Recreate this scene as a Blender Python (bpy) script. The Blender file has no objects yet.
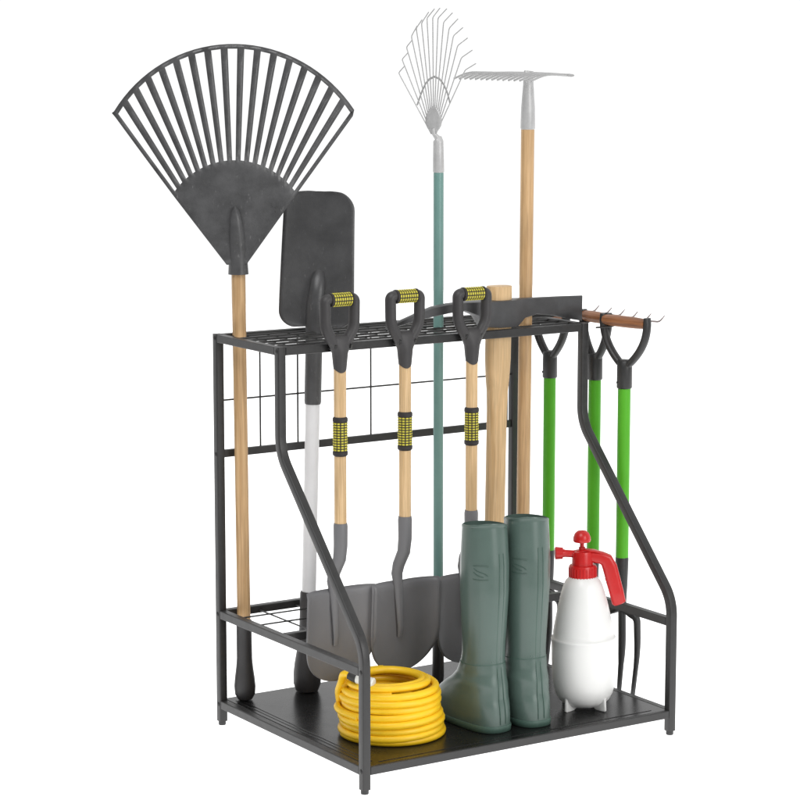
import bpy, bmesh, math, random
from mathutils import Vector, Matrix
random.seed(7)
R = math.radians
SC = bpy.context.scene
COL = SC.collection
W, D, S, H = 0.70, 0.536, 0.016, 0.760      # rack width, depth, tube, height (metres)
YT = 0.2866                                 # front face of the shallower top shelf
VIEW = Vector((0.541, 0.841, 0.0))          # horizontal direction of sight

# ------------------------------------------------------------------ mesh helpers
class MB:
    def __init__(s):
        s.v, s.f, s.m = [], [], []
        s.mi = 0
    def add(s, vs, fs):
        o = len(s.v)
        s.v += [tuple(v) for v in vs]
        for f in fs:
            s.f.append(tuple(i + o for i in f)); s.m.append(s.mi)
    def box(s, a, b):
        (x0, y0, z0), (x1, y1, z1) = a, b
        s.add([(x0,y0,z0),(x1,y0,z0),(x1,y1,z0),(x0,y1,z0),(x0,y0,z1),(x1,y0,z1),(x1,y1,z1),(x0,y1,z1)],
              [(3,2,1,0),(4,5,6,7),(0,1,5,4),(1,2,6,5),(2,3,7,6),(3,0,4,7)])
    def loft(s, rings, cap0=True, cap1=True, closed=True):
        n = len(rings[0]); vs = [p for r in rings for p in r]; fs = []
        for k in range(len(rings) - 1):
            for i in range(n if closed else n - 1):
                j = (i + 1) % n
                fs.append((k*n+i, k*n+j, (k+1)*n+j, (k+1)*n+i))
        if cap0: fs.append(tuple(range(n))[::-1])
        if cap1: fs.append(tuple((len(rings)-1)*n + i for i in range(n)))
        s.add(vs, fs)
    def sweep(s, pts, rad, n=12, side=None, sec=None, caps=True, loop=False):
        """tube along pts; rad = one value, a list, or a list of (ra, rb); side keeps the section upright"""
        P = [Vector(p) for p in pts]; m = len(P)
        if not isinstance(rad, (list, tuple)): rad = [rad] * m
        T = []
        for i in range(m):
            a = P[i-1] if (i > 0 or loop) else P[i]
            b = P[(i+1) % m] if (i < m-1 or loop) else P[i]
            T.append((b - a).normalized())
        if side is None:
            t = T[0]; u = Vector((1,0,0)) if abs(t.x) < .8 else Vector((0,1,0))
            u = (u - t * u.dot(t)).normalized()
        if sec is None:
            sec = [(math.cos(2*math.pi*k/n), math.sin(2*math.pi*k/n)) for k in range(n)]
        rings = []
        for i in range(m):
            t = T[i]
            if side is not None: u = Vector(side)
            u = (u - t * u.dot(t)).normalized(); w = t.cross(u)
            r = rad[i]; ra, rb = r if isinstance(r, (list, tuple)) else (r, r)
            rings.append([P[i] + u * (a*ra) + w * (b*rb) for a, b in sec])
        if loop: rings.append(rings[0])
        s.loft(rings, caps and not loop, caps and not loop)
    def lathe(s, prof, n=40, c=(0,0,0), ax=1.0, ay=1.0):
        rings = [[(c[0]+r*ax*math.cos(2*math.pi*k/n), c[1]+r*ay*math.sin(2*math.pi*k/n), c[2]+z) for k in range(n)] for r, z in prof]
        s.loft(rings)
    def grid(s, rows):
        n = len(rows[0])
        s.add([p for r in rows for p in r], [(k*n+i, k*n+i+1, (k+1)*n+i+1, (k+1)*n+i) for k in range(len(rows)-1) for i in range(n-1)])
    def build(s, name, mats, parent=None, smooth=35, bevel=0, subd=0, solid=0, weld=False, off=0.0):
        me = bpy.data.meshes.new(name); me.from_pydata(s.v, [], s.f)
        if not isinstance(mats, (list, tuple)): mats = [mats]
        for x in mats: me.materials.append(x)
        for p, i in zip(me.polygons, s.m): p.material_index = i
        bm = bmesh.new(); bm.from_mesh(me)
        if weld: bmesh.ops.remove_doubles(bm, verts=bm.verts, dist=1e-5)
        bmesh.ops.recalc_face_normals(bm, faces=bm.faces)
        bm.to_mesh(me); bm.free()
        if smooth:
            me.shade_smooth(); me.set_sharp_from_angle(angle=R(smooth))
        o = bpy.data.objects.new(name, me); COL.objects.link(o)
        if parent: o.parent = parent
        if solid:
            q = o.modifiers.new('solid', 'SOLIDIFY'); q.thickness = solid; q.offset = off
        if bevel:
            q = o.modifiers.new('bevel', 'BEVEL'); q.width = bevel; q.segments = 2; q.limit_method = 'ANGLE'; q.angle_limit = R(40)
        if subd:
            q = o.modifiers.new('sub', 'SUBSURF'); q.levels = subd; q.render_levels = subd
        return o

def fillet(pts, rads, n=8):
    P = [Vector(p) for p in pts]; out = [P[0]]
    for i in range(1, len(P) - 1):
        r = rads[i-1]; a = (P[i-1] - P[i]); b = (P[i+1] - P[i])
        r = min(r, a.length*.49, b.length*.49)
        A = P[i] + a.normalized()*r; B = P[i] + b.normalized()*r
        for k in range(n + 1):
            t = k / n; out.append(A*(1-t)**2 + P[i]*(2*t*(1-t)) + B*t*t)
    out.append(P[-1]); return out

def rsq(r=.25, k=3):    # rounded square section, half side 1
    o = []
    for q, (cx, cy) in enumerate(((1,1),(-1,1),(-1,-1),(1,-1))):
        for j in range(k + 1):
            a = math.pi/2*(q + j/k)
            o.append((cx*(1-r) + r*math.cos(a), cy*(1-r) + r*math.sin(a)))
    return o
SQ = rsq()

def thing(name, label, cat, loc=(0,0,0), rot=(0,0,0), group=None):
    o = bpy.data.objects.new(name, None); COL.objects.link(o)
    o.empty_display_size = .05
    o.location = loc; o.rotation_euler = rot
    o['label'] = label; o['category'] = cat
    if group: o['group'] = group
    return o

def axis_thing(name, label, cat, B, T, rz=0.0, group=None):
    """root at B whose local z runs towards T, turned rz about that axis"""
    o = thing(name, label, cat, group=group)
    z = (Vector(T) - Vector(B)).normalized()
    q = Vector((0,0,1)).rotation_difference(z)
    o.rotation_mode = 'QUATERNION'
    o.rotation_quaternion = q @ Matrix.Rotation(rz, 3, 'Z').to_quaternion()
    o.location = B
    return o

# ------------------------------------------------------------------ materials
def mat(name, col, rough=.5, metal=0.0, spec=.5, var=0.0, vscale=30, bump=0.0, bscale=200, grain=None, flecks=None, coat=0.0, sss=0.0, rvar=0.0):
    m = bpy.data.materials.new(name); m.use_nodes = True
    nt = m.node_tree; N = nt.nodes; L = nt.links; b = N['Principled BSDF']
    b.inputs['Roughness'].default_value = rough
    b.inputs['Metallic'].default_value = metal
    b.inputs['Specular IOR Level'].default_value = spec
    b.inputs['Coat Weight'].default_value = coat
    b.inputs['Coat Roughness'].default_value = .12
    if sss:
        b.inputs['Subsurface Weight'].default_value = sss
        b.inputs['Subsurface Radius'].default_value = (.01,.01,.01)
        b.inputs['Subsurface Scale'].default_value = .6
    tc = N.new('ShaderNodeTexCoord')
    c = (*col, 1)
    out = None
    if grain:
        # wood: rings cut along the shaft, stretched noise along local z, plus fine pores
        oi = N.new('ShaderNodeObjectInfo'); sh_ = N.new('ShaderNodeVectorMath'); sh_.operation = 'ADD'
        ms = N.new('ShaderNodeMath'); ms.operation = 'MULTIPLY'; ms.inputs[1].default_value = 7.0
        L.new(oi.outputs['Random'], ms.inputs[0]); L.new(tc.outputs['Object'], sh_.inputs[0]); L.new(ms.outputs[0], sh_.inputs[1])
        mp = N.new('ShaderNodeMapping'); mp.inputs['Scale'].default_value = (1, 1, .035)
        L.new(sh_.outputs[0], mp.inputs[0])
        n1 = N.new('ShaderNodeTexNoise'); n1.inputs['Scale'].default_value = 190; n1.inputs['Detail'].default_value = 5; n1.inputs['Distortion'].default_value = .6
        L.new(mp.outputs[0], n1.inputs['Vector'])
        mp2 = N.new('ShaderNodeMapping'); mp2.inputs['Scale'].default_value = (1, 1, .02)
        L.new(sh_.outputs[0], mp2.inputs[0])
        n2 = N.new('ShaderNodeTexNoise'); n2.inputs['Scale'].default_value = 900; n2.inputs['Detail'].default_value = 2
        L.new(mp2.outputs[0], n2.inputs['Vector'])
        n3 = N.new('ShaderNodeTexNoise'); n3.inputs['Scale'].default_value = 9; n3.inputs['Detail'].default_value = 2
        L.new(sh_.outputs[0], n3.inputs['Vector'])
        r1 = N.new('ShaderNodeValToRGB')
        r1.color_ramp.elements[0].position = .36; r1.color_ramp.elements[0].color = (*grain, 1)
        r1.color_ramp.elements[1].position = .62; r1.color_ramp.elements[1].color = c
        L.new(n1.outputs['Fac'], r1.inputs['Fac'])
        mr = N.new('ShaderNodeMapRange'); mr.inputs['From Min'].default_value = .3; mr.inputs['From Max'].default_value = .7
        mr.inputs['To Min'].default_value = .82; mr.inputs['To Max'].default_value = 1.1
        L.new(n2.outputs['Fac'], mr.inputs['Value'])
        mr3 = N.new('ShaderNodeMapRange'); mr3.inputs['From Min'].default_value = .3; mr3.inputs['From Max'].default_value = .7
        mr3.inputs['To Min'].default_value = .9; mr3.inputs['To Max'].default_value = 1.08
        L.new(n3.outputs['Fac'], mr3.inputs['Value'])
        mu = N.new('ShaderNodeMath'); mu.operation = 'MULTIPLY'
        L.new(mr.outputs[0], mu.inputs[0]); L.new(mr3.outputs[0], mu.inputs[1])
        mx = N.new('ShaderNodeVectorMath'); mx.operation = 'SCALE'
        L.new(r1.outputs['Color'], mx.inputs[0]); L.new(mu.outputs[0], mx.inputs['Scale'])
        out = mx.outputs[0]
        bp = N.new('ShaderNodeBump'); bp.inputs['Strength'].default_value = .15; bp.inputs['Distance'].default_value = .0006
        L.new(n2.outputs['Fac'], bp.inputs['Height']); L.new(bp.outputs[0], b.inputs['Normal'])
    elif var or flecks:
        n1 = N.new('ShaderNodeTexNoise'); n1.inputs['Scale'].default_value = vscale; n1.inputs['Detail'].default_value = 6; n1.inputs['Roughness'].default_value = .65
        L.new(tc.outputs['Object'], n1.inputs['Vector'])
        mr = N.new('ShaderNodeMapRange'); mr.inputs['From Min'].default_value = .3; mr.inputs['From Max'].default_value = .7
        mr.inputs['To Min'].default_value = 1 - var; mr.inputs['To Max'].default_value = 1 + var
        L.new(n1.outputs['Fac'], mr.inputs['Value'])
        mx = N.new('ShaderNodeVectorMath'); mx.operation = 'SCALE'; mx.inputs[0].default_value = col
        L.new(mr.outputs[0], mx.inputs['Scale']); out = mx.outputs[0]
        if flecks:
            mpf = N.new('ShaderNodeMapping'); mpf.inputs['Rotation'].default_value = (.4, .7, .3); mpf.inputs['Scale'].default_value = (1, 1, .35)
            L.new(tc.outputs['Object'], mpf.inputs[0])
            nf = N.new('ShaderNodeTexNoise'); nf.inputs['Scale'].default_value = 230; nf.inputs['Detail'].default_value = 3
            L.new(mpf.outputs[0], nf.inputs['Vector'])
            rf = N.new('ShaderNodeMapRange'); rf.inputs['From Min'].default_value = .66; rf.inputs['From Max'].default_value = .78; rf.inputs['To Max'].default_value = flecks
            L.new(nf.outputs['Fac'], rf.inputs['Value'])
            mm = N.new('ShaderNodeMix'); mm.data_type = 'RGBA'; mm.inputs['B'].default_value = (.2,.2,.2,1)
            L.new(rf.outputs[0], mm.inputs['Factor']); L.new(out, mm.inputs['A']); out = mm.outputs['Result']
        if rvar:
            rr = N.new('ShaderNodeMapRange'); rr.inputs['From Min'].default_value = .3; rr.inputs['From Max'].default_value = .7
            rr.inputs['To Min'].default_value = rough - rvar; rr.inputs['To Max'].default_value = rough + rvar
            L.new(n1.outputs['Fac'], rr.inputs['Value']); L.new(rr.outputs[0], b.inputs['Roughness'])
    if out: L.new(out, b.inputs['Base Color'])
    else: b.inputs['Base Color'].default_value = c
    if bump:
        nb = N.new('ShaderNodeTexNoise'); nb.inputs['Scale'].default_value = bscale; nb.inputs['Detail'].default_value = 3
        L.new(tc.outputs['Object'], nb.inputs['Vector'])
        bp = N.new('ShaderNodeBump'); bp.inputs['Strength'].default_value = bump; bp.inputs['Distance'].default_value = .001
        L.new(nb.outputs['Fac'], bp.inputs['Height']); L.new(bp.outputs[0], b.inputs['Normal'])
    return m

M = dict(
    steel=mat('black_powder_coat', (.024,.0235,.0235), .42, spec=.5, var=.15, vscale=60, bump=.12, bscale=900, rvar=.06),
    wire=mat('black_wire', (.018,.018,.018), .4, var=.1),
    panel=mat('black_sheet_steel', (.009,.009,.009), .27, spec=.3, var=.15, vscale=12, bump=.01, bscale=900, rvar=.03),
    rubber=mat('black_rubber', (.03,.03,.03), .6, var=.15),
    grip=mat('dark_plastic', (.037,.035,.036), .5, var=.12, vscale=25, bump=.1, bscale=700),
    blackp=mat('black_plastic', (.022,.022,.022), .42, var=.12),
    fan=mat('dark_rake_plastic', (.066,.066,.068), .36, var=.3, vscale=22, flecks=.55, bump=.3, bscale=240, rvar=.12),
    spade=mat('dark_spade_steel', (.064,.064,.066), .40, metal=.15, var=.2, vscale=18, flecks=.35, bump=.12, bscale=300, rvar=.08),
    shovel=mat('grey_shovel_paint', (.155,.154,.160), .46, var=.05, vscale=10, flecks=.12, bump=.06, bscale=600, rvar=.07),
    mattock=mat('grey_forged_steel', (.075,.075,.077), .38, metal=.35, var=.15, vscale=20, bump=.1, bscale=350, rvar=.08),
    pale=mat('pale_ash_wood', (.70,.49,.27), .5, grain=(.58,.385,.19)),
    tan=mat('tan_beech_wood', (.60,.39,.20), .5, grain=(.47,.285,.13)),
    pick=mat('hickory_wood', (.68,.47,.25), .5, grain=(.56,.36,.17)),
    brown=mat('brown_grip_wood', (.35,.145,.060), .4, grain=(.21,.080,.032)),
    white=mat('white_enamel_tube', (.74,.74,.75), .35, var=.03),
    teal=mat('teal_enamel_tube', (.155,.290,.265), .34, var=.06, vscale=20),
    tine=mat('grey_spring_wire', (.40,.40,.40), .45, metal=.2, var=.1, vscale=60),
    zinc=mat('galvanised_steel', (.48,.48,.48), .42, metal=.2, var=.1, vscale=60),
    green=mat('green_enamel_tube', (.085,.395,.018), .42, spec=.3, var=.05, vscale=15),
    boot=mat('green_rubber', (.080,.122,.105), .31, spec=.55, var=.06, vscale=10, bump=.015, bscale=300, rvar=.04),
    bootseam=mat('green_rubber_seam', (.062,.115,.092), .45),
    lining=mat('boot_lining', (.02,.03,.025), .9),
    bottle=mat('white_translucent_plastic', (.77,.77,.755), .34, var=.015, vscale=8, sss=.25),
    red=mat('red_plastic', (.50,.008,.008), .32, var=.08, vscale=25, bump=.05, bscale=300),
    hose=mat('yellow_hose_vinyl', (.92,.57,.012), .4, var=.06, vscale=30, bump=.12, bscale=300),
    hosew=mat('white_hose_fitting', (.75,.75,.70), .4, var=.05),
    yellow=mat('yellow_grip_pads', (.56,.50,.045), .5, var=.18, vscale=120),
    black=mat('black_grip_rubber', (.022,.018,.018), .6, var=.1),
)

# ------------------------------------------------------------------ the rack
rack = thing('tool_rack', 'black steel tube rack with wire grid shelves and sheet base holding all the garden tools', 'tool rack')
ZB = .0336; ZM = .2274
def tube(name, a, b, w=S, h=S, parent=rack, m='steel'):
    """straight square tube between two points (axis aligned), a and b on the tube's outer corner"""
    q = MB(); q.box(a, b); return q.build(name, M[m], parent, smooth=0, bevel=.0016)
for sx in (0, 1):
    x0 = 0 if sx == 0 else W - S
    xc = x0 + S/2
    # rear post
    p = MB(); p.sweep([(xc, D-S/2, .008), (xc, D-S/2, H)], S/2, side=(1,0,0), sec=SQ)
    rp = p.build('rear_post', M['steel'], rack)
    f = MB(); f.lathe([(.0066,0),(.0072,.001),(.0072,.0085)], 20, (xc, D-S/2, 0)); f.build('foot_cap', M['rubber'], rp)
    # front post with its two bends
    path = fillet([(xc, S/2, .008), (xc, S/2, .262), (xc, YT+S/2, .566), (xc, YT+S/2, H)], [.032, .032], 10)
    p = MB(); p.sweep(path, S/2, side=(1,0,0), sec=SQ); fp = p.build('front_post', M['steel'], rack)
    f = MB(); f.lathe([(.0066,0),(.0072,.001),(.0072,.0085)], 20, (xc, S/2, 0)); f.build('foot_cap', M['rubber'], fp)
    # side rails: base, middle, top
    g = .0004
    tube('side_rail', (x0+g, S, ZB), (x0+S-g, D-S, ZB+S))
    tube('side_rail', (x0+g, S, ZM-S), (x0+S-g, D-S, ZM))
    tube('side_rail', (x0+g, YT+S, H-S+g), (x0+S-g, D-S, H-g))
    # bolt heads on the outer faces
    for (y, z) in ((S/2, ZB+.008), (D-S/2, ZB+.008), (D-S/2, ZM-.008), (S/2, ZM-.008), (D-S/2, .53), (D-S/2, H-.008), (YT+S/2, H-.008)):
        d = -1 if sx == 0 else 1; xo = x0 if sx == 0 else x0 + S
        b = MB(); b.sweep([(xo - d*.001, y, z), (xo + d*.0006, y, z), (xo + d*.0016, y, z), (xo + d*.0022, y, z)], [.0042, .0042, .0034, .001], 14)
        b.build('bolt', M['wire'], rack)
g = .0004
for y, z, n in ((0, ZB, 'front_rail'), (D-S, ZB, 'rear_rail'), (D-S, ZM-S, 'rear_rail'), (.291, ZM-S, 'cross_rail'), (YT, H-S, 'front_rail'), (D-S, H-S, 'rear_rail'), (D-S+.003, .5225, 'back_bar')):
    dy = .010 if n == 'back_bar' else S
    tube(n, (S, y+g, z+g), (W-S, y+dy-g, z+S-g if n != 'back_bar' else z+.0150))
# base sheet with pressed ribs and folded lip
q = MB(); q.box((.010, .009, .0472), (.0159, .0165, .0503)); q = MB()
q.box((.0163, .0050, .0462), (W-.0163, D-.0050, .0496))
bp = q.build('base_panel', M['panel'], rack, smooth=0, bevel=.0008)
q = MB()
for x in (.027, .036):
    q.sweep([(x, .03, .0497), (x, D-.03, .0497)], [(.0016, .0008)]*2, 8, side=(1,0,0))
for y in (.020,):
    q.sweep([(.045, y, .0497), (W-.045, y, .0497)], [(.0008, .0016)]*2, 8, side=(0,0,1))
q.build('pressed_rib', M['panel'], bp)
# top grid
q = MB()
for i in range(6):
    y = .334 + i*.034
    q.sweep([(S, y, H-.0044), (W-S, y, H-.0044)], [(.0020,.0023)]*2, 8, side=(0,1,0))
for i in range(1, 15):
    x = S + (W-2*S)/15*i
    q.sweep([(x, YT+S-.002, H-.0088), (x, D-S+.002, H-.0088)], [(.0020,.0022)]*2, 8, side=(1,0,0))
q.build('top_grid', M['wire'], rack)
# lower grid
q = MB()
for y in (.40, .468):
    q.sweep([(S-.001, y, ZM-.006), (W-S+.001, y, ZM-.006)], .0016, 8)
for i in range(1, 9):
    x = S + (W-2*S)/8.2*i - .01
    q.sweep([(x, .306, ZM-.0094), (x, D-S+.001, ZM-.0094)], .0016, 8)
q.build('lower_grid', M['wire'], rack)
# back grid
q = MB()
q.sweep([(S-.001, .528, .6325), (W-S+.001, .528, .6325)], .0018, 8)
for k in range(1, 8):
    x = .0165 + .0833*k
    q.sweep([(x, .5312, .536), (x, .5312, H-S+.001)], .0018, 8)
q.sweep([(W-S-.006, .5312, .536), (W-S-.006, .5312, H-S+.001)], .0018, 8)
q.build('back_grid', M['wire'], rack)
# wire hooks: pairs on the right top rail, short pegs on the front rail
def hook(pts, r=.0022):
    q = MB(); q.sweep(fillet(pts, [.006]*(len(pts)-2), 5), r, 8); q.build('hook', M['wire'], rack)
for yc, hw, z in ((.2185, .044, .7535), (.3115, .030, .7535), (.462, .040, .7445)):
    for y in (yc + hw,):
        hook([(W-.001, y, z), (W+.040, y, z), (W+.046, y, z+.003)], .0018)
for xc in (.1227, .2621, .411):
    for s in (-1, 1):
        x = xc + s*.0165
        hook([(x, YT+.001, .7515), (x, YT-.022, .7515), (x, YT-.026, .760)])

# ------------------------------------------------------------------ fan rake (black plastic, tan wood)
fan = axis_thing('leaf_rake', 'large black plastic fan rake on tan wood handle in the left rear corner', 'leaf rake', (.045,.503,.0499), (.0408,.5057,.8806), R(-32.75))
px = 1/525.5 / math.cos(R(8.5))**0.5
q = MB(); q.sweep([(0,0,.12),(0,0,.45),(0,0,.835)], [.0128,.0128,.0132], 24); q.build('handle', M['tan'], fan)
q = MB()
prof = [(.006,0),(.014,.002),(.0195,.012),(.0207,.027),(.0192,.044),(.0165,.064),(.0150,.082),(.0148,.150),(.0153,.1545),(.0145,.157)]
q.lathe(prof, 32); q.build('hand_grip', M['grip'], fan)
K = 1/525.5
def fz(row): return 1.2490 + (44 - row) * K * 1.0
def fx(p): return (p - 240.4) * K * .970
def dish(x, z): return -.010 + .55*x*x + .10*max(0, (z-1.02))**2 * 2
NG = 17
def arcp(cx, cy, r, a): return (fx(cx + r*math.sin(a)), fz(cy - r*math.cos(a)))
def w3(p): return (p[0], dish(*p), p[1])
da_b = R(6.5); da_t = R(6.78)
wb = 2.3/75.5/2*1.5; wt = 9.6/141/2
inner_b, inner_t = [], []
for i in range(-8, 9):
    for s in (-1, 1):
        inner_b.append(arcp(238, 231, 75.5, i*da_b + s*wb)); inner_t.append(arcp(238, 189, 141.5, i*da_t + s*wt))
Lb, Rb = arcp(238, 231, 75.5, -8*da_b - wb - .05), arcp(238, 231, 75.5, 8*da_b + wb + .05)
Lt, Rt = (fx(114.3), fz(109.5)), (fx(353), fz(104))
bot = [Lb] + inner_b + [Rb]
top = [arcp(238, 189, 141.5, -8*da_t - wt - .03)] + inner_t + [arcp(238, 189, 141.5, 8*da_t + wt + .03)]
outer = [Lt] + [arcp(238, 189, 146, math.atan2(0,1) + (k)) for k in [(-8*da_t - wt) + j*(16*da_t + 2*wt)/33 for j in range(34)]] + [Rt]
q = MB(); NSEG = 8
for t in range(0, len(bot), 2):      # the tines
    rows = []
    for k in range(NSEG + 1):
        u = k/NSEG
        rows.append([w3((bot[t+j][0]*(1-u)+top[t+j][0]*u, bot[t+j][1]*(1-u)+top[t+j][1]*u)) for j in (0,1)])
    q.grid(rows)
q.grid([[w3(p) for p in top], [w3(p) for p in outer]])
apexL, apexR = (fx(229), fz(258)), (fx(249), fz(258))
rows = []
for k in range(15):
    u = k/14
    row = []
    for j, b in enumerate(bot):
        s = j/(len(bot)-1)
        a = (apexL[0]*(1-s)+apexR[0]*s, apexL[1])
        x, z = b[0]*(1-u)+a[0]*u, b[1]*(1-u)+a[1]*u
        bulge = -.012*math.exp(-((x-.006)/.045)**2 - ((z-1.0)/.05)**2)
        uu = min(1, max(0, (u-.12)/.4)); row.append((x, dish(x, z) + bulge*uu*uu*(3-2*uu), z))
    rows.append(row)
q.grid(rows)
q.build('fan_head', M['fan'], fan, smooth=50, solid=.0042, weld=True)
q = MB()
q.sweep([(0,0,.823),(0,0,.846),(0,-.004,.87),(-.001,-.009,.90),(-.002,-.016,.925),(-.003,-.0165,.944),(-.003,-.014,.951)], [(.0192,.018),(.0178,.0175),(.0172,.016),(.0152,.014),(.0118,.011),(.0072,.007),(.002,.002)], 24, side=(1,0,0))
q.build('socket', M['fan'], fan)

# ------------------------------------------------------------------ upturned spade with white handle
sp = axis_thing('spade', 'upside down dark spade with white tube handle, its square blade up', 'spade', (.1780,.494,.0499), (.1925,.4845,.7394), R(-36))
q = MB(); q.sweep([(0,0,.10),(0,0,.35),(0,0,.58)], [.0140,.0140,.0140], 24); q.build('handle', M['white'], sp)
q = MB(); q.lathe([(.010,0),(.022,.002),(.0268,.016),(.0272,.036),(.0255,.055),(.022,.078),(.019,.10),(.0175,.13),(.0172,.196),(.0160,.199)], 32); q.build('hand_grip', M['grip'], sp)
q = MB(); q.sweep([(0,0,.567),(0,0,.572),(0,0,.70),(0,-.001,.73),(.002,-.006,.76),(.004,-.0045,.785),(.005,.000,.806),(.006,.008,.818),(.007,.013,.826)], [.0155,.0165,.0165,(.0175,.0165),(.0175,.0145),(.0160,.0115),(.0140,.009),(.0110,.0062),(.007,.004)], 24, side=(1,0,0))
q.build('socket', M['spade'], sp)
q = MB(); rows = []
z0, z1 = .7165, .968
for k in range(41):
    v = .5 - .5*math.cos(math.pi*k/40); z = z0 + (z1-z0)*v
    hw = .0725 - .0055*v
    dz = 0
    cr = .030
    if z - z0 < cr: hw -= cr*(1 - math.sqrt(max(0, 1-(1-(z-z0)/cr)**2)))
    if z1 - z < cr: hw -= cr*(1 - math.sqrt(max(0, 1-(1-(z1-z)/cr)**2)))
    row = []
    for j in range(21):
        u = -1 + j/10
        ze = z + .005*(1-(hw*u/.067)**2)*max(0, (v-.7)/.3)**2
        y = .006 - .010*u*u + .022*v*v - .016*math.exp(-(u/.17)**2)*max(0, 1-v*1.7)**1.5
        row.append((.008 + hw*u, y, ze))
    rows.append(row)
rows = [[(x-.0045, y, z) for x, y, z in rw] for rw in rows]
q.grid(rows); q.build('blade', M['spade'], sp, smooth=60, solid=.003)

# ------------------------------------------------------------------ yellow ribbed grips
def pad(q, c, ax, ux, uy, r, a0, a1, t0, t1, h=.0009):
    """raised pad on a cylinder: axis ax through c, angles a0..a1, along t0..t1"""
    vs = []
    for rr in (r - .0004, r + h):
        for a, t in ((a0,t0),(a1,t0),(a1,t1),(a0,t1)):
            vs.append(c + ax*t + ux*(rr*math.cos(a)) + uy*(rr*math.sin(a)))
    q.add(vs, [(0,1,2,3),(7,6,5,4),(0,4,5,1),(1,5,6,2),(2,6,7,3),(3,7,4,0)])
def sleeve(name, parent, c, ax, ux, r, L, na, nl, cap=.006):
    ax = Vector(ax); ux = Vector(ux); uy = ax.cross(ux); c = Vector(c)
    q = MB(); q.mi = 0
    q.sweep([c - ax*(L/2+cap), c - ax*(L/2+cap*.7), c - ax*(L/2), c - ax*(L/2-.0005), c + ax*(L/2-.0005), c + ax*(L/2), c + ax*(L/2+cap*.7), c + ax*(L/2+cap)],
            [r*.9, r+.0012, r+.0014, r, r, r+.0014, r+.0012, r*.9], 28, side=ux)
    q.mi = 1
    for i in range(na):
        a0 = 2*math.pi*i/na
        for k in range(nl):
            t0 = -L/2 + .001 + (L-.002)*k/nl
            pad(q, c, ax, ux, uy, r, a0 + .16*2*math.pi/na, a0 + .84*2*math.pi/na, t0 + .22*L/nl, t0 + .78*L/nl)
    return q.build(name, [M['black'], M['yellow']], parent, smooth=30)

# ------------------------------------------------------------------ three grey shovels
def make_shovel():
    root = thing('shovel', '', 'shovel', group='grey shovels hung along the front rail')
    Z = lambda w: w - .125             # heights measured from the blade tip
    # blade
    q = MB(); rows = []; hw0 = .0775; top, tip = Z(.3045), 0.0
    nv = 26
    for k in range(nv + 1):
        v = k/nv
        zz = top + (tip - top)*(1-(1-v)**1.35 if v > 0 else 0)
        t = (top - zz)/(top - tip)
        hw = hw0*(1 if t < .5 else math.sqrt(max(0.0004, 1-((t-.5)/.5)**2.3)))
        if t < .04: hw *= .97 + .03*(t/.04)
        row = []
        for j in range(25):
            u = -1 + j/12
            x = hw*u
            y = .008 - .013*(abs(x)/hw0)**5 - .004*(x/hw0)**2 + .010*t - .0035*math.exp(-(x/.010)**2)*max(0, 1-t*1.6)
            if t < .03: y += .005*(1-t/.03)
            row.append((x, y, zz))
        rows.append(row)
    q.grid(rows); b = q.build('blade', M['shovel'], root, smooth=60, solid=.0024)
    # forged strap running down the blade from the socket
    q = MB()
    q.sweep([(0,0,Z(.428)),(0,0,Z(.422)),(0,0,Z(.385)),(-.002,.001,Z(.36)),(-.009,.008,Z(.335)),(-.0115,.010,Z(.318)),(-.011,.0075,Z(.30)),(-.0095,.005,Z(.26)),(-.0065,.006,Z(.215)),(-.006,.009,Z(.195))],
            [(.0125,.0125),(.0135,.0132),(.0130,.013),(.0128,.0115),(.0125,.010),(.0118,.0085),(.0100,.0062),(.0078,.0045),(.0058,.0032),(.0045,.0015)], 20, side=(1,0,0))
    q.build('socket', M['shovel'], root)
    q = MB(); q.sweep([(0,0,Z(.42)),(0,0,Z(.56)),(0,0,Z(.716))], .0114, 24); q.build('shaft', M['pale'], root)
    sleeve('shaft_grip', root, (0,0,Z(.590)), (0,0,1), (1,0,0), .0128, .056, 12, 11, .0085)
    # D handle
    q = MB()
    n = 28; ring0 = []
    wav = [(math.cos(2*math.pi*k/n), math.sin(2*math.pi*k/n), Z(.712) + .0035*math.cos(4*math.pi*k/n + .6)) for k in range(n)]
    rings = [[(.0122*c, .0122*s, z) for c, s, z in wav]]
    for z, a, b_ in ((.728,.0138,.0130),(.744,.0155,.0140),(.752,.0190,.0138),(.760,.0235,.0128),(.769,.0262,.0112),(.774,.0250,.0090),(.778,.020,.006)):
        rings.append([(a*c, b_*s, Z(z)) for c, s, _ in wav])
    q.loft(rings)
    for s in (-1, 1):
        arm = fillet([(s*.008,0,Z(.755)), (s*.0312,0,Z(.790)), (s*.0320,0,Z(.8425)), (s*.018,0,Z(.8437))], [.014, .013], 8)
        q.sweep(arm, [(.0108, .0102)]*len(arm), 18, side=(0,1,0) if False else (0,1,0))
    dh = q.build('d_handle', M['grip'], root, smooth=60)
    sleeve('hand_grip', dh, (0.002,0,Z(.8420)), (1,0,0), (0,0,1), .0118, .042, 11, 8, .004)
    return root
def copy_tree(o, parent=None):
    c = o.copy(); COL.objects.link(c)
    if parent: c.parent = parent
    for ch in [x for x in bpy.data.objects if x.parent == o]: copy_tree(ch, c)
    return c
sh = make_shovel()
labels = ('leftmost of the three grey shovels with yellow ribbed D grips, blade above the yellow hose',
          'middle of the three grey shovels with yellow ribbed D grips, between its two twins',
          'rightmost of the three grey shovels, its blade half hidden by the left boot')
for i, (x, z, rz) in enumerate(((.1207,.1245,.03), (.2621,.1225,0), (.4125,.1185,-.03))):
    o = sh if i == 0 else copy_tree(sh)
    o.location = (x, .2715, z); o.rotation_euler = (0, 0, rz); o['label'] = labels[i]

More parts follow.
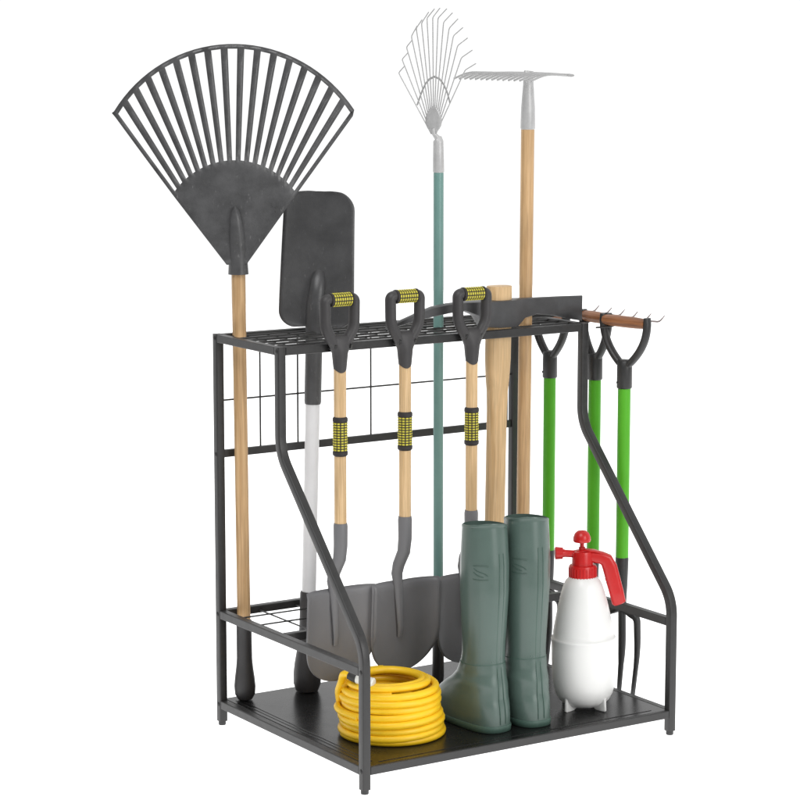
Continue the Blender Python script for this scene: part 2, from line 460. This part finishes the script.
# ------------------------------------------------------------------ wire leaf rake, teal tube
wr = axis_thing('wire_rake', 'tall silver wire fan rake on a thin teal tube handle', 'wire rake', (.4299,.4102,.0498), (.4288,.4109,1.0415), R(-32.75))
q = MB(); q.sweep([(0,0,.10),(0,0,1.01)], .0098, 20); q.build('handle', M['teal'], wr)
q = MB(); q.lathe([(.006,0),(.0105,.002),(.0118,.012),(.0112,.13),(.0100,.145)], 24); q.build('hand_grip', M['blackp'], wr)
q = MB(); q.sweep([(0,0,1.006),(0,0,1.008),(-.0006,0,1.066),(-.002,0,1.0715),(-.004,0,1.0718)], [.0098,.0110,.0098,(.0085,.0075),(.002,.002)], 22, side=(1,0,0))
q.sweep([(.003,0,1.068),(-.004,-.002,1.074),(-.0085,-.001,1.080),(-.0095,0,1.090)], [.0060,.0055,.0045,.0040], 10)
q.build('ferrule', M['zinc'], wr)
bends = [(38,632),(68,513),(107,405),(150,310),(192,240),(238,195),(285,152),(335,145),(380,152),(428,187),(475,240),(512,305),(548,390),(580,495),(612,602)]
tips = [(85,578),(120,455),(155,345),(200,220),(243,165),(300,100),(350,72),(397,65),(455,72),(503,108),(550,160),(592,235),(632,325),(672,430),(703,545)]
KW = 1/512.8
def wl(x, y, tilt=0.0):      # the fan stands turned about 40 degrees from the line of sight
    X = (395 + x/8.889 - 438.5)*KW; Zr = 1.0665 + (138 - y/8.889)*KW*.985
    return Vector((X, 0, Zr))
ROT = R(42)
def turn(p): # widen the fan in its own plane, then yaw the plane about its axis
    dx = p.x + .0075
    return Vector((-.0075 + dx, -dx*math.tan(ROT)*.8, p.z + .012*0))
q = MB(); apex = turn(wl(343, 1185))
for i, (b, t) in enumerate(zip(bends, tips)):
    B3 = turn(wl(*b)); T3 = B3 + Vector(((t[0]-b[0])/8.889*KW, -.014, (t[1]-b[1])/-8.889*KW))
    base = apex + Vector(((i-7)*.0006, -(i-7)*.0005, .004))
    q.sweep(fillet([base, base*.5 + B3*.5, B3, T3], [.01, .004], 4), [.0011]*13 if False else .0011, 6)
q.build('wire_tines', M['tine'], wr)
q = MB()   # spring band across the tines
path = [turn(wl(x, y)) + Vector((.0012, .0022, 0)) for x, y in ((195,915),(215,855),(238,790),(268,725),(300,685),(343,662),(390,682),(425,730),(455,800),(480,895))]
q.sweep(path, [(.0008,.0022)]*len(path), 8, side=(.7,.7,0)); q.build('spread_band', M['zinc'], wr)
q = MB(); rows = []
for k in range(11):
    v = k/10; yy = 1165 - (1165-920)*v
    hw = [14,34,52,63,69,70,67,60,48,32,8][k]
    rows.append([turn(wl(343 + hw*u, yy)) + Vector((0,-.0035,0)) for u in (-1,-.6,-.2,.2,.6,1)])
q.grid(rows); q.build('tine_plate', M['zinc'], wr, smooth=60, solid=.0012)

# ------------------------------------------------------------------ bow rake on a tan pole, seen edge on
br = axis_thing('garden_rake', 'tall wooden pole rake with a pale grey comb head held level at the top', 'rake', (.5886,.350,.0498), (.593,.3475,1.1385), 0)
q = MB(); q.sweep([(0,0,0),(0,0,.04),(0,0,.7),(0,0,1.095)], [.0125,.0132,.0130,.0130], 24); q.build('pole', M['tan'], br)
q = MB(); q.sweep([(0,0,1.087),(0,0,1.09),(0,0,1.13),(0,0,1.175),(0,0,1.190),(.001,0,1.199)], [(.0132,.0132),(.0143,.0143),(.0135,.0128),(.0105,.009),(.0108,.008),(.0105,.005)], 24, side=(1,0,0)); fe = q.build('ferrule', M['zinc'], br)
hd = MB(); zc = 1.1935
hl = .132
hd.sweep([(.004, -hl, zc-.001),(.004,-hl*.5,zc+.0005),(.004,0,zc+.001),(.004, hl*.5, zc+.0005),(.004, hl, zc-.001)], [(.0075,.0028)]*5, 12, side=(1,0,0))
for i in range(15):
    y = -hl + .004 + (2*hl-.008)*i/14
    hd.sweep(fillet([(.004,y,zc),(-.055,y-.002,zc+.001),(-.088,y-.003,zc-.011)], [.03], 5), [.0026]*6 + [.0022,.0012] if False else .0022, 7)
head = hd.build('comb_head', M['tine'], br)

# ------------------------------------------------------------------ mattock
mk = axis_thing('pick_mattock', 'pick mattock with grey steel head on top shelf and thick pale handle', 'mattock', (.4995,.3255,.0499), (.5083,.3195,.8355), 0)
q = MB(); rings = []
prof = [(.0,.0175,.0135),(.05,.0190,.0150),(.30,.0200,.0150),(.44,.0198,.0150),(.55,.0200,.0152),(.585,.0212,.0156),(.615,.0245,.0162),(.65,.0268,.0165),(.70,.0268,.0165),(.757,.0262,.0165),(.775,.0268,.0168),(.789,.0262,.0165),(.791,.0255,.0158)]
for z, a, b in prof:
    rings.append([(a*math.copysign(abs(math.cos(t))**.8, math.cos(t)), b*math.copysign(abs(math.sin(t))**.8, math.sin(t)), z) for t in [2*math.pi*k/32 for k in range(32)]])
q.loft(rings); q.build('handle', M['pick'], mk, smooth=40)
top = [(.2504,.7725,.004),(.2837,.7862,.006),(.3285,.8006,.0085),(.3533,.8082,.0095),(.3908,.813,.0105),(.424,.8145,.012),(.455,.8150,.018),(.472,.8151,.0205),(.500,.8152,.0215),(.528,.8152,.0205),(.545,.8152,.015),(.5675,.8150,.0062),(.5955,.8148,.0052),(.636,.8145,.0045),(.669,.814,.0038),(.7072,.8133,.0020)]
bot = [.7695,.7765,.7858,.7895,.7945,.7972,.7850,.7640,.7612,.7612,.7618,.7760,.782,.7772,.770,.7632]
rings = []
for (x, zt, t), zb in zip(top, bot):
    m_ = .0015
    rings.append([(x,-t,zb+m_),(x,-t,zt-m_),(x,-t*.6,zt),(x,t*.6,zt),(x,t,zt-m_),(x,t,zb+m_),(x,t*.6,zb),(x,-t*.6,zb)])
q = MB(); q.loft([[Vector((p[0]-.5083, p[1], p[2]-.0499)) for p in r] for r in rings])
hd = q.build('head', M['mattock'], mk, smooth=40)

# ------------------------------------------------------------------ three green forks hung outside the right side
def make_fork(label, loc, rz, hw, neck, zg, green_top, green_bot):
    root = thing('garden_fork', label, 'garden fork', loc, (0,0,rz), 'green handled forks hung on the right side')
    zz = loc[2]
    q = MB(); q.sweep([(0,0,green_bot-zz-.004),(0,0,(green_top+green_bot)/2-zz),(0,0,green_top-zz+.004)], .0126, 24); q.build('handle', M['green'], root)
    q = MB()
    q.sweep([(0,0,green_top-zz),(0,0,green_top-zz+.002),(0,0,neck-zz-.01),(0,0,neck-zz+.004),(0,0,neck-zz+.007)], [(.0138,.0138),(.0152,.0150),(.0150,.0148),(.0158,.0135),(.013,.010)], 24, side=(1,0,0))
    for s in (-1, 1):
        arm = [(s*.004,0,neck-zz-.016)] + [(s*hw*math.sin(t*math.pi/2),0,neck-zz-.010+(zg-neck+.010)*(.72*t+.28*t*t)) for t in [.1+.06*k for k in range(16)]] + [(s*hw,0,zg-zz+.012)]
        q.sweep(arm, [(.0092,.0072)]*(len(arm)-1) + [(.0088,.0050)], 14, side=(0,1,0))
    q.sweep([(-.006,-.012,green_top-zz+.012),(-.0068,-.0148,green_top-zz+.012)], .0018, 10)
    dh = q.build('d_handle', M['blackp'], root, smooth=60)
    q = MB(); q.sweep([(0,0,-hw+.003),(0,0,-hw*.5),(0,0,0),(0,0,hw*.5),(0,0,hw-.003)], [.0098,.0112,.0116,.0112,.0098], 22)
    gr = q.build('hand_grip', M['brown'], dh)
    gr.location = (0,0,zg-zz); gr.rotation_euler = (0, R(90), 0)
    q = MB()
    q.sweep([(0,0,green_bot-zz+.003),(0,0,green_bot-zz),(0,0,green_bot-zz-.05),(0,.001,green_bot-zz-.085),(0,.002,.165)], [.0126,.0132,.0118,(.0095,.009),(.0085,.0075)], 20, side=(1,0,0))
    th = .152
    for s in (-1, 0, 1):
        x = s*.0405
        if s:
            pts = fillet([(0,.002,.178),(s*.020,.002,.166),(x,.002,.160),(x+s*.001,.004,.09),(x-s*.004,-.004,0)], [.012,.016,.03], 6)
        else:
            pts = fillet([(0,.002,.172),(0,.004,.09),(0,-.004,0)], [.03], 6)
        n_ = len(pts)
        q.sweep(pts, [(.0078*(1-.45*(i/(n_-1))**3), .0080*(1-.35*(i/(n_-1))**3)) for i in range(n_)], 10, side=(.02,1,0))
    q.build('fork_head', M['blackp'], root, smooth=60)
    return root
make_fork('nearest of the green forks hung at the right side, its brown grip farthest right', (.735,.2170,.026), R(-90)+R(9), .0575, .6863, .7672, .637, .299)
make_fork('middle of the green forks, partly hidden by the bent right front post', (.735,.3115,.026), R(-90), .0405, .6890, .7672, .643, .285)
make_fork('farthest of the green forks, hanging between the tan rake pole and the right front post', (.735,.4620,.012), R(-90), .0535, .677, .7585, .629, .27)

# ------------------------------------------------------------------ small wire hand rake lying across the hooks
hr = thing('hand_rake', 'small wire toothed hand rake lying behind the brown fork grips, tips upturned', 'hand rake', (.752,.270,.7725))
q = MB(); q.sweep([(0,-.108,0),(0,.108,0)], .0028, 10)
for i in range(6):
    y = -.104 + .0416*i
    q.sweep(fillet([(0,y,0),(.026,y-.001,-.003),(.0375,y-.002,.0085)], [.006], 4), [.0019,.0019,.0019,.0019,.0018,.0016,.0011], 8)
q.build('wire_teeth', mat('weathered_wire', (.22,.18,.175), .4, metal=.2, var=.2), hr)
q = MB(); q.sweep([(0,.104,0),(-.03,.106,0),(-.062,.108,-.001)], .003, 10); q.sweep([(-.058,.108,-.001),(-.075,.109,-.001),(-.16,.112,-.002)], [.006,.0075,.007], 14); q.build('handle', M['rubber'], hr)

# ------------------------------------------------------------------ rubber boots
def boot_sec(z):
    """(half width, back y, front y, exponent) of the boot at height z"""
    T = [(0,.035,-.052,.128,2.6),(.012,.0357,-.0535,.130,2.6),(.03,.037,-.0530,.131,2.5),(.048,.0378,-.051,.126,2.4),(.060,.0380,-.0480,.116,2.3),(.072,.0382,-.0472,.100,2.2),(.085,.0382,-.0462,.080,2.1),(.100,.0368,-.0435,.064,2.1),(.118,.0360,-.0412,.054,2.0),(.140,.0360,-.0405,.049,2.0),(.165,.0368,-.0412,.0475,2.0),(.20,.0394,-.0440,.048,2.0),(.26,.0424,-.0485,.0485,2.0),(.31,.0426,-.0485,.0480,2.0),(.36,.0406,-.0440,.0465,2.0),(.40,.0386,-.0402,.0455,2.0),(.44,.0378,-.0385,.0450,2.0)]
    for a, b in zip(T, T[1:]):
        if z <= b[0]:
            u = (z-a[0])/(b[0]-a[0]); u = max(0, min(1, u))
            return [a[i]*(1-u)+b[i]*u for i in range(1, 5)]
    return T[-1][1:]
def boot_pt(a, z, off=0.0):
    """surface point; a = angle from +x towards +y"""
    hw, yb, yf, ex = boot_sec(z); c, s = math.cos(a), math.sin(a)
    ly = yf if s > 0 else -yb
    e = 2/ex
    x = (hw+off)*math.copysign(abs(c)**e, c); y = (ly+off)*math.copysign(abs(s)**e, s)
    if z < .1: x *= 1 - .10*max(0, y/.13)**2 if y > 0 else 1
    return Vector((x, y, z))
VL = Vector((.541,.841,0))
def rim_cut(p, z0=.3815):
    return z0 - .195*(p.x*VL.x + p.y*VL.y) + .0012*math.sin(3*math.atan2(p.y, p.x)+1)
def make_boot():
    root = thing('rubber_boot', '', 'boot', group='pair of green rubber boots')
    q = MB(); rings = []; n = 64
    zs = [.0115+.004*k for k in range(26)] + [.12+.0065*k for k in range(41)]
    A = [2*math.pi*k/n for k in range(n)]
    for z in zs:
        off = .0010 if z < .124 else 0
        # soft creases at the ankle
        rings.append([boot_pt(a, z, off + .0013*math.sin(z*165 + 1.3*math.sin(a+.7) + .6)*math.exp(-((z-.098)/.026)**2)*(.55+.45*math.sin(a*2+1)) + .0004*math.sin(z*22+2*math.sin(a))) for a in A])
    def rim(off, dz=0):
        r = []
        for a in A:
            p = boot_pt(a, .385, off); p.z = rim_cut(p) + dz; r.append(p)
        return r
    rings += [rim(0, -.006), rim(.0008, -.004), rim(.0010, -.001), rim(.0004, 0), rim(-.0020, 0), rim(-.0028, -.002)]
    q.loft(rings, True, False)
    q.mi = 1
    q.loft([rim(-.0028,-.002), rim(-.003,-.05), rim(-.003,-.12)], False, True)
    body = q.build('boot_body', [M['boot'], M['lining']], root, smooth=60, weld=True)
    # sole
    q = MB(); n = 64
    q.loft([[boot_pt(a, z, o) - Vector((0,0,0)) for a in A] for z, o in ((0,.0015),(.0012,.0028),(.010,.0030),(.0125,.0022),(.0135,-.002))])
    q.build('sole', M['bootseam'], root, smooth=50)
    # heel strip ridges, ankle seam, embossed mark
    q = MB()
    for da in (-.10, .10):
        a0 = -math.pi/2 + da
        pts = [boot_pt(a0*1.0 + (.35*da*math.sin(z*8)), z, .0016*(z<.124)) for z in [.016+.006*k for k in range(54)]]
        q.sweep(pts, .00075, 6)
    q.build('heel_strip', M['bootseam'], root)
    q = MB()
    pts = [boot_pt(a, .1238 - .003*math.sin(a), .0006) for a in A]
    q.sweep(pts, .0009, 6, loop=True); q.build('ankle_seam', M['bootseam'], root)
    q = MB(); ac = -2.50
    def mp(u, v): return boot_pt(ac + u, .300 + v, .0004)
    q.sweep([mp(-.34+.065*k, .012 + .0012*math.sin(k*.31)) for k in range(11)], .0005, 6)
    q.sweep([mp(-.34+.065*k, -.0125 - .0010*math.sin(k*.31)) for k in range(11)], .0005, 6)
    q.sweep([mp(*p) for p in ((-.30,.0075),(-.18,.0030),(-.02,.0010),(.14,-.0012),(.28,-.0058))], .0005, 6)
    q.sweep([mp(*p) for p in ((-.32,.0005),(-.20,-.0035),(-.08,-.0062),(.02,-.0075),(.10,-.0078))], .0005, 6)
    q.build('embossed_mark', M['bootseam'], root)
    return root
bt = make_boot()
bt['label'] = 'green rubber boot standing on the left, nearest the coiled yellow hose'
bt.location = (.327,.102,.0498); bt.rotation_euler = (0,0,R(6))
b2 = copy_tree(bt)
b2['label'] = 'green rubber boot standing on the right, beside the white sprayer bottle'
b2.location = (.415,.094,.0498); b2.rotation_euler = (0,0,R(-2)); b2.scale = (1,1,1.012)

# ------------------------------------------------------------------ pressure sprayer
sy = thing('pressure_sprayer', 'white plastic pump sprayer bottle with red trigger head and knob', 'sprayer', (.5635,.108,.0498), (0, R(-1.2), R(-32.75)))
q = MB()
prof = [(.010,.0035),(.026,.0045),(.038,.009),(.0480,.018),(.0545,.030),(.0588,.046),(.0604,.066),(.0608,.090),(.0608,.118),(.0608,.1340),(.0613,.1350),(.0614,.1370),(.0608,.1385),(.0595,.1394),(.0583,.1402),(.0575,.150),(.0548,.165),(.0512,.182),(.0464,.204),(.0415,.2235),(.0372,.238),(.0330,.2470),(.0280,.2525),(.0255,.256)]
q.lathe(prof, 64); bo = q.build('bottle', M['bottle'], sy, smooth=60)
for k in range(4):
    a = R(45) + k*math.pi/2 + R(0)
    c, s = math.cos(a), math.sin(a)
    q = MB()
    fin = [(.018,.006),(.032,.0005),(.0525,0),(.0540,.002),(.0525,.036),(.042,.0185),(.030,.0095)]
    t = .0026
    rA = [Vector((c*r - s*t, s*r + c*t, z)) for r, z in fin]; rB = [Vector((c*r + s*t, s*r - c*t, z)) for r, z in fin]
    q.loft([rA, rB]); q.build('foot_fin', M['bottle'], sy, smooth=0, bevel=.0012)
q = MB()
q.lathe([(.0245,.249),(.0262,.2505),(.0262,.274),(.0250,.2765),(.0205,.2775),(.0198,.300),(.0185,.3035),(.010,.3045)], 40)
for k in range(28):
    a = 2*math.pi*k/28
    q.sweep([(.0262*math.cos(a), .0262*math.sin(a), .2525), (.0262*math.cos(a), .0262*math.sin(a), .2725)], .0009, 6)
cap = q.build('cap', M['red'], sy, smooth=40)
q = MB()   # spray body and handle
q.sweep([(-.018,0,.2935),(0,0,.2945),(.018,0,.2930),(.034,0,.2905),(.0445,0,.2855),(.0510,0,.272),(.0565,0,.250),(.0630,0,.224),(.0675,0,.2035),(.0685,0,.2005)],
        [(.010,.010),(.0125,.0105),(.012,.0105),(.0115,.0115),(.0115,.0130),(.0112,.0140),(.0112,.0138),(.0112,.0136),(.0112,.0132),(.009,.0100)], 18, side=(0,1,0), sec=rsq(.55,4))
for k in range(6):
    z = .2475 - .0075*k; x = .0570 + (.2475-z)*.30 - .0128
    q.sweep([(x,-.008,z),(x,.008,z)], .0022, 8)
q.build('spray_handle', M['red'], sy, smooth=50)
q = MB()
q.sweep([(-.012,0,.3025),(.004,0,.3055),(.022,0,.3035),(.040,0,.2980),(.050,0,.2945)], [(.011,.0028),(.0125,.0030),(.0125,.0026),(.011,.0022),(.008,.0014)], 16, side=(0,1,0)); q.build('trigger', M['red'], sy, smooth=50)
q = MB()
q.sweep([(-.014,0,.298),(-.032,0,.2995),(-.037,0,.300),(-.0375,0,.300),(-.051,0,.3005),(-.0525,0,.3005)], [.0070,.0070,.0080,.0110,.0120,.0100], 24)
q.sweep([(-.040,0,.300),(-.041,0,.3075)], [.004,.0035], 10)
q.build('nozzle', M['red'], sy, smooth=40)
q = MB(); q.lathe([(.0062,.302),(.0062,.311),(.0042,.3115),(.0040,.3185),(.0085,.3195),(.0155,.3215),(.0170,.3245),(.0163,.3305),(.0135,.3375),(.0085,.3420),(.002,.3435)], 32, (-.001,0,0)); q.build('pump_knob', M['red'], sy, smooth=40)

# ------------------------------------------------------------------ hose coil
hs = thing('garden_hose', 'coiled bright yellow garden hose with a white end fitting on the base sheet', 'hose', (.160,.161,.0498))
rnd = random.Random(3)
RT = .0070
def coil():
    pts = []; n = 44
    # outer stack of turns
    turns = 8
    ph = [rnd.uniform(0, 6.28) for _ in range(40)]
    am = [rnd.uniform(.0012, .0042) for _ in range(40)]
    ba = [rnd.uniform(-.0045, .0035) for _ in range(40)]
    for t in range(turns):
        for k in range(n):
            u = k/n; a = 2*math.pi*u + 2.9
            f = t + u
            tt = t % 40
            mixr = (1-u)*ba[tt] + u*ba[tt+1]
            r = .0885 + mixr + am[tt]*math.sin(a + ph[tt])*math.sin(math.pi*u)
            z = RT + max(0, f - .6)*.0122
            z += .0012*math.sin(2*a + ph[tt])*(1 if t else 0)
            pts.append((r*math.cos(a), r*math.sin(a), z))
    return pts
q = MB(); q.sweep(coil(), RT, 12)
def ringloop(r, z, a0, turns, dr, dz, seed):
    rr = random.Random(seed); n = int(40*turns); p = []
    f1, f2 = rr.uniform(0,6), rr.uniform(0,6)
    for k in range(n+1):
        u = k/n; a = a0 + 2*math.pi*turns*u
        p.append(((r+dr*u + .003*math.sin(a+f1))*math.cos(a), (r+dr*u + .003*math.sin(a+f1))*math.sin(a), z + dz*u + .0012*math.sin(2*a+f2)))
    return p
q.sweep(ringloop(.0705, .0100, .4, 6.6, .003, .080, 5), RT, 12)
q.sweep(ringloop(.0755, .1000, 1.2, 2.3, -.021, .0030, 6), RT, 12)
# loose end rising at the left and turning back over the coil
v = VL; rt = Vector((.841,-.541,0))
def hp(a, b, z): return rt*a + v*b + Vector((0,0,z))
end = fillet([hp(-.094,.004,.058), hp(-.0965,-.002,.080), hp(-.090,-.012,.100), hp(-.087,-.030,.1185), hp(-.076,-.038,.1215), hp(-.066,-.046,.1165)], [.008]*4, 5)
q.sweep(end, RT*.96, 12)
q.sweep(fillet([hp(-.050,.050,.040),hp(-.088,.030,.050),hp(-.1000,-.004,.0525),hp(-.092,-.034,.050),hp(-.058,-.068,.046)], [.03,.03,.03], 6), RT*.97, 12)
q.build('hose_coil', M['hose'], hs, smooth=60)
q = MB()
fa, fb = hp(-.062,-.048,.1150), hp(-.030,-.064,.1110)
ds = (fb-fa)
q.sweep([fa, fa+ds*.05, fa+ds*.3, fa+ds*.34, fa+ds*.66, fa+ds*.7, fa+ds*.95, fb], [.0075,.0088,.0088,.0080,.0080,.0088,.0088,.0070], 20)
q.build('end_fitting', M['hosew'], hs, smooth=40)
q = MB(); q.sweep([hp(-.0745,-.040,.1195), hp(-.068,-.045,.1170), fa+ds*.03], [.0084,.0086,.0080], 16); q.build('end_collar', M['rubber'], hs)

# ------------------------------------------------------------------ made-up translucent floor, lit from below so it stays shadowless white
q = MB(); q.box((-1.3,-1.0,-.006), (7,7,0)); fl = q.build('floor', mat('x', (1,1,1)), None, smooth=0)  # sheet stops short at front left so reflections there stay dark
fl['kind'] = 'structure'
fm = bpy.data.materials.new('backlit_floor'); fm.use_nodes = True
nt = fm.node_tree; nt.nodes.clear()
o_ = nt.nodes.new('ShaderNodeOutputMaterial'); t_ = nt.nodes.new('ShaderNodeBsdfTranslucent'); t_.inputs[0].default_value = (.95,.95,.95,1)
nt.links.new(t_.outputs[0], o_.inputs[0])
fl.data.materials.clear(); fl.data.materials.append(fm)
# a sheet, not a slab, so light crosses it once
bm = bmesh.new(); bm.from_mesh(fl.data)
bmesh.ops.delete(bm, geom=[f for f in bm.faces if f.normal.z < .5], context='FACES'); bm.to_mesh(fl.data); bm.free()

def area(name, loc, target, size, power, col=(1,1,1), size_y=None):
    l = bpy.data.lights.new(name, 'AREA'); l.energy = power; l.color = col; l.size = size
    if size_y: l.shape = 'RECTANGLE'; l.size_y = size_y
    o = bpy.data.objects.new(name, l); COL.objects.link(o); o.location = loc
    o.rotation_euler = (Vector(target) - Vector(loc)).to_track_quat('-Z', 'Y').to_euler()
    return o
area('under_floor_fill', (2.85,3.0,-.25), (2.85,3.0,1), 8.3, 8.3*8*math.pi*1.25, size_y=8.0)  # added lamp under the floor, clips it to white and hides shadows
area('key_softbox', (1.0,-3.4,2.0), (.35,.25,.5), 1.8, 36, (1,.99,.97))
area('strip_softbox', (.72,-2.75,.95), (.35,.15,.35), 1.25, 19, (1,1,1), size_y=2.0)
area('top_softbox', (-1.0,-.8,3.0), (.35,.25,.4), 1.4, 40, (1,1,1))

# made-up world gradient: white behind the set, dimmed towards front left for contrast
w = bpy.data.worlds.new('World'); SC.world = w; w.use_nodes = True
nt = w.node_tree; bg = nt.nodes['Background']
tc = nt.nodes.new('ShaderNodeTexCoord'); dp = nt.nodes.new('ShaderNodeVectorMath'); dp.operation = 'DOT_PRODUCT'
dp.inputs[1].default_value = (.66,.75,0)
mr = nt.nodes.new('ShaderNodeMapRange'); mr.interpolation_type = 'SMOOTHSTEP'
mr.inputs['From Min'].default_value = -.35; mr.inputs['From Max'].default_value = .45
mr.inputs['To Min'].default_value = .36; mr.inputs['To Max'].default_value = 1.06
nt.links.new(tc.outputs['Generated'], dp.inputs[0]); nt.links.new(dp.outputs['Value'], mr.inputs['Value'])
nt.links.new(mr.outputs[0], bg.inputs['Strength']); bg.inputs['Color'].default_value = (1,1,1,1)

# ------------------------------------------------------------------ camera
cam = bpy.data.cameras.new('camera'); co = bpy.data.objects.new('camera', cam); COL.objects.link(co)
cam.sensor_width = 36; cam.lens = 36*2463.3/800; cam.clip_start = .05; cam.clip_end = 200
co.location = (-2.1981,-3.5361,1.3258)
co.rotation_euler = (R(90-8.5356), 0, -0.5716)
SC.camera = co
SC.render.resolution_x = SC.render.resolution_y = 1024
vs = SC.view_settings; vs.view_transform = 'Standard'; vs.look = 'None'; vs.exposure = 0; vs.gamma = 1
SC.cycles.max_bounces = 8
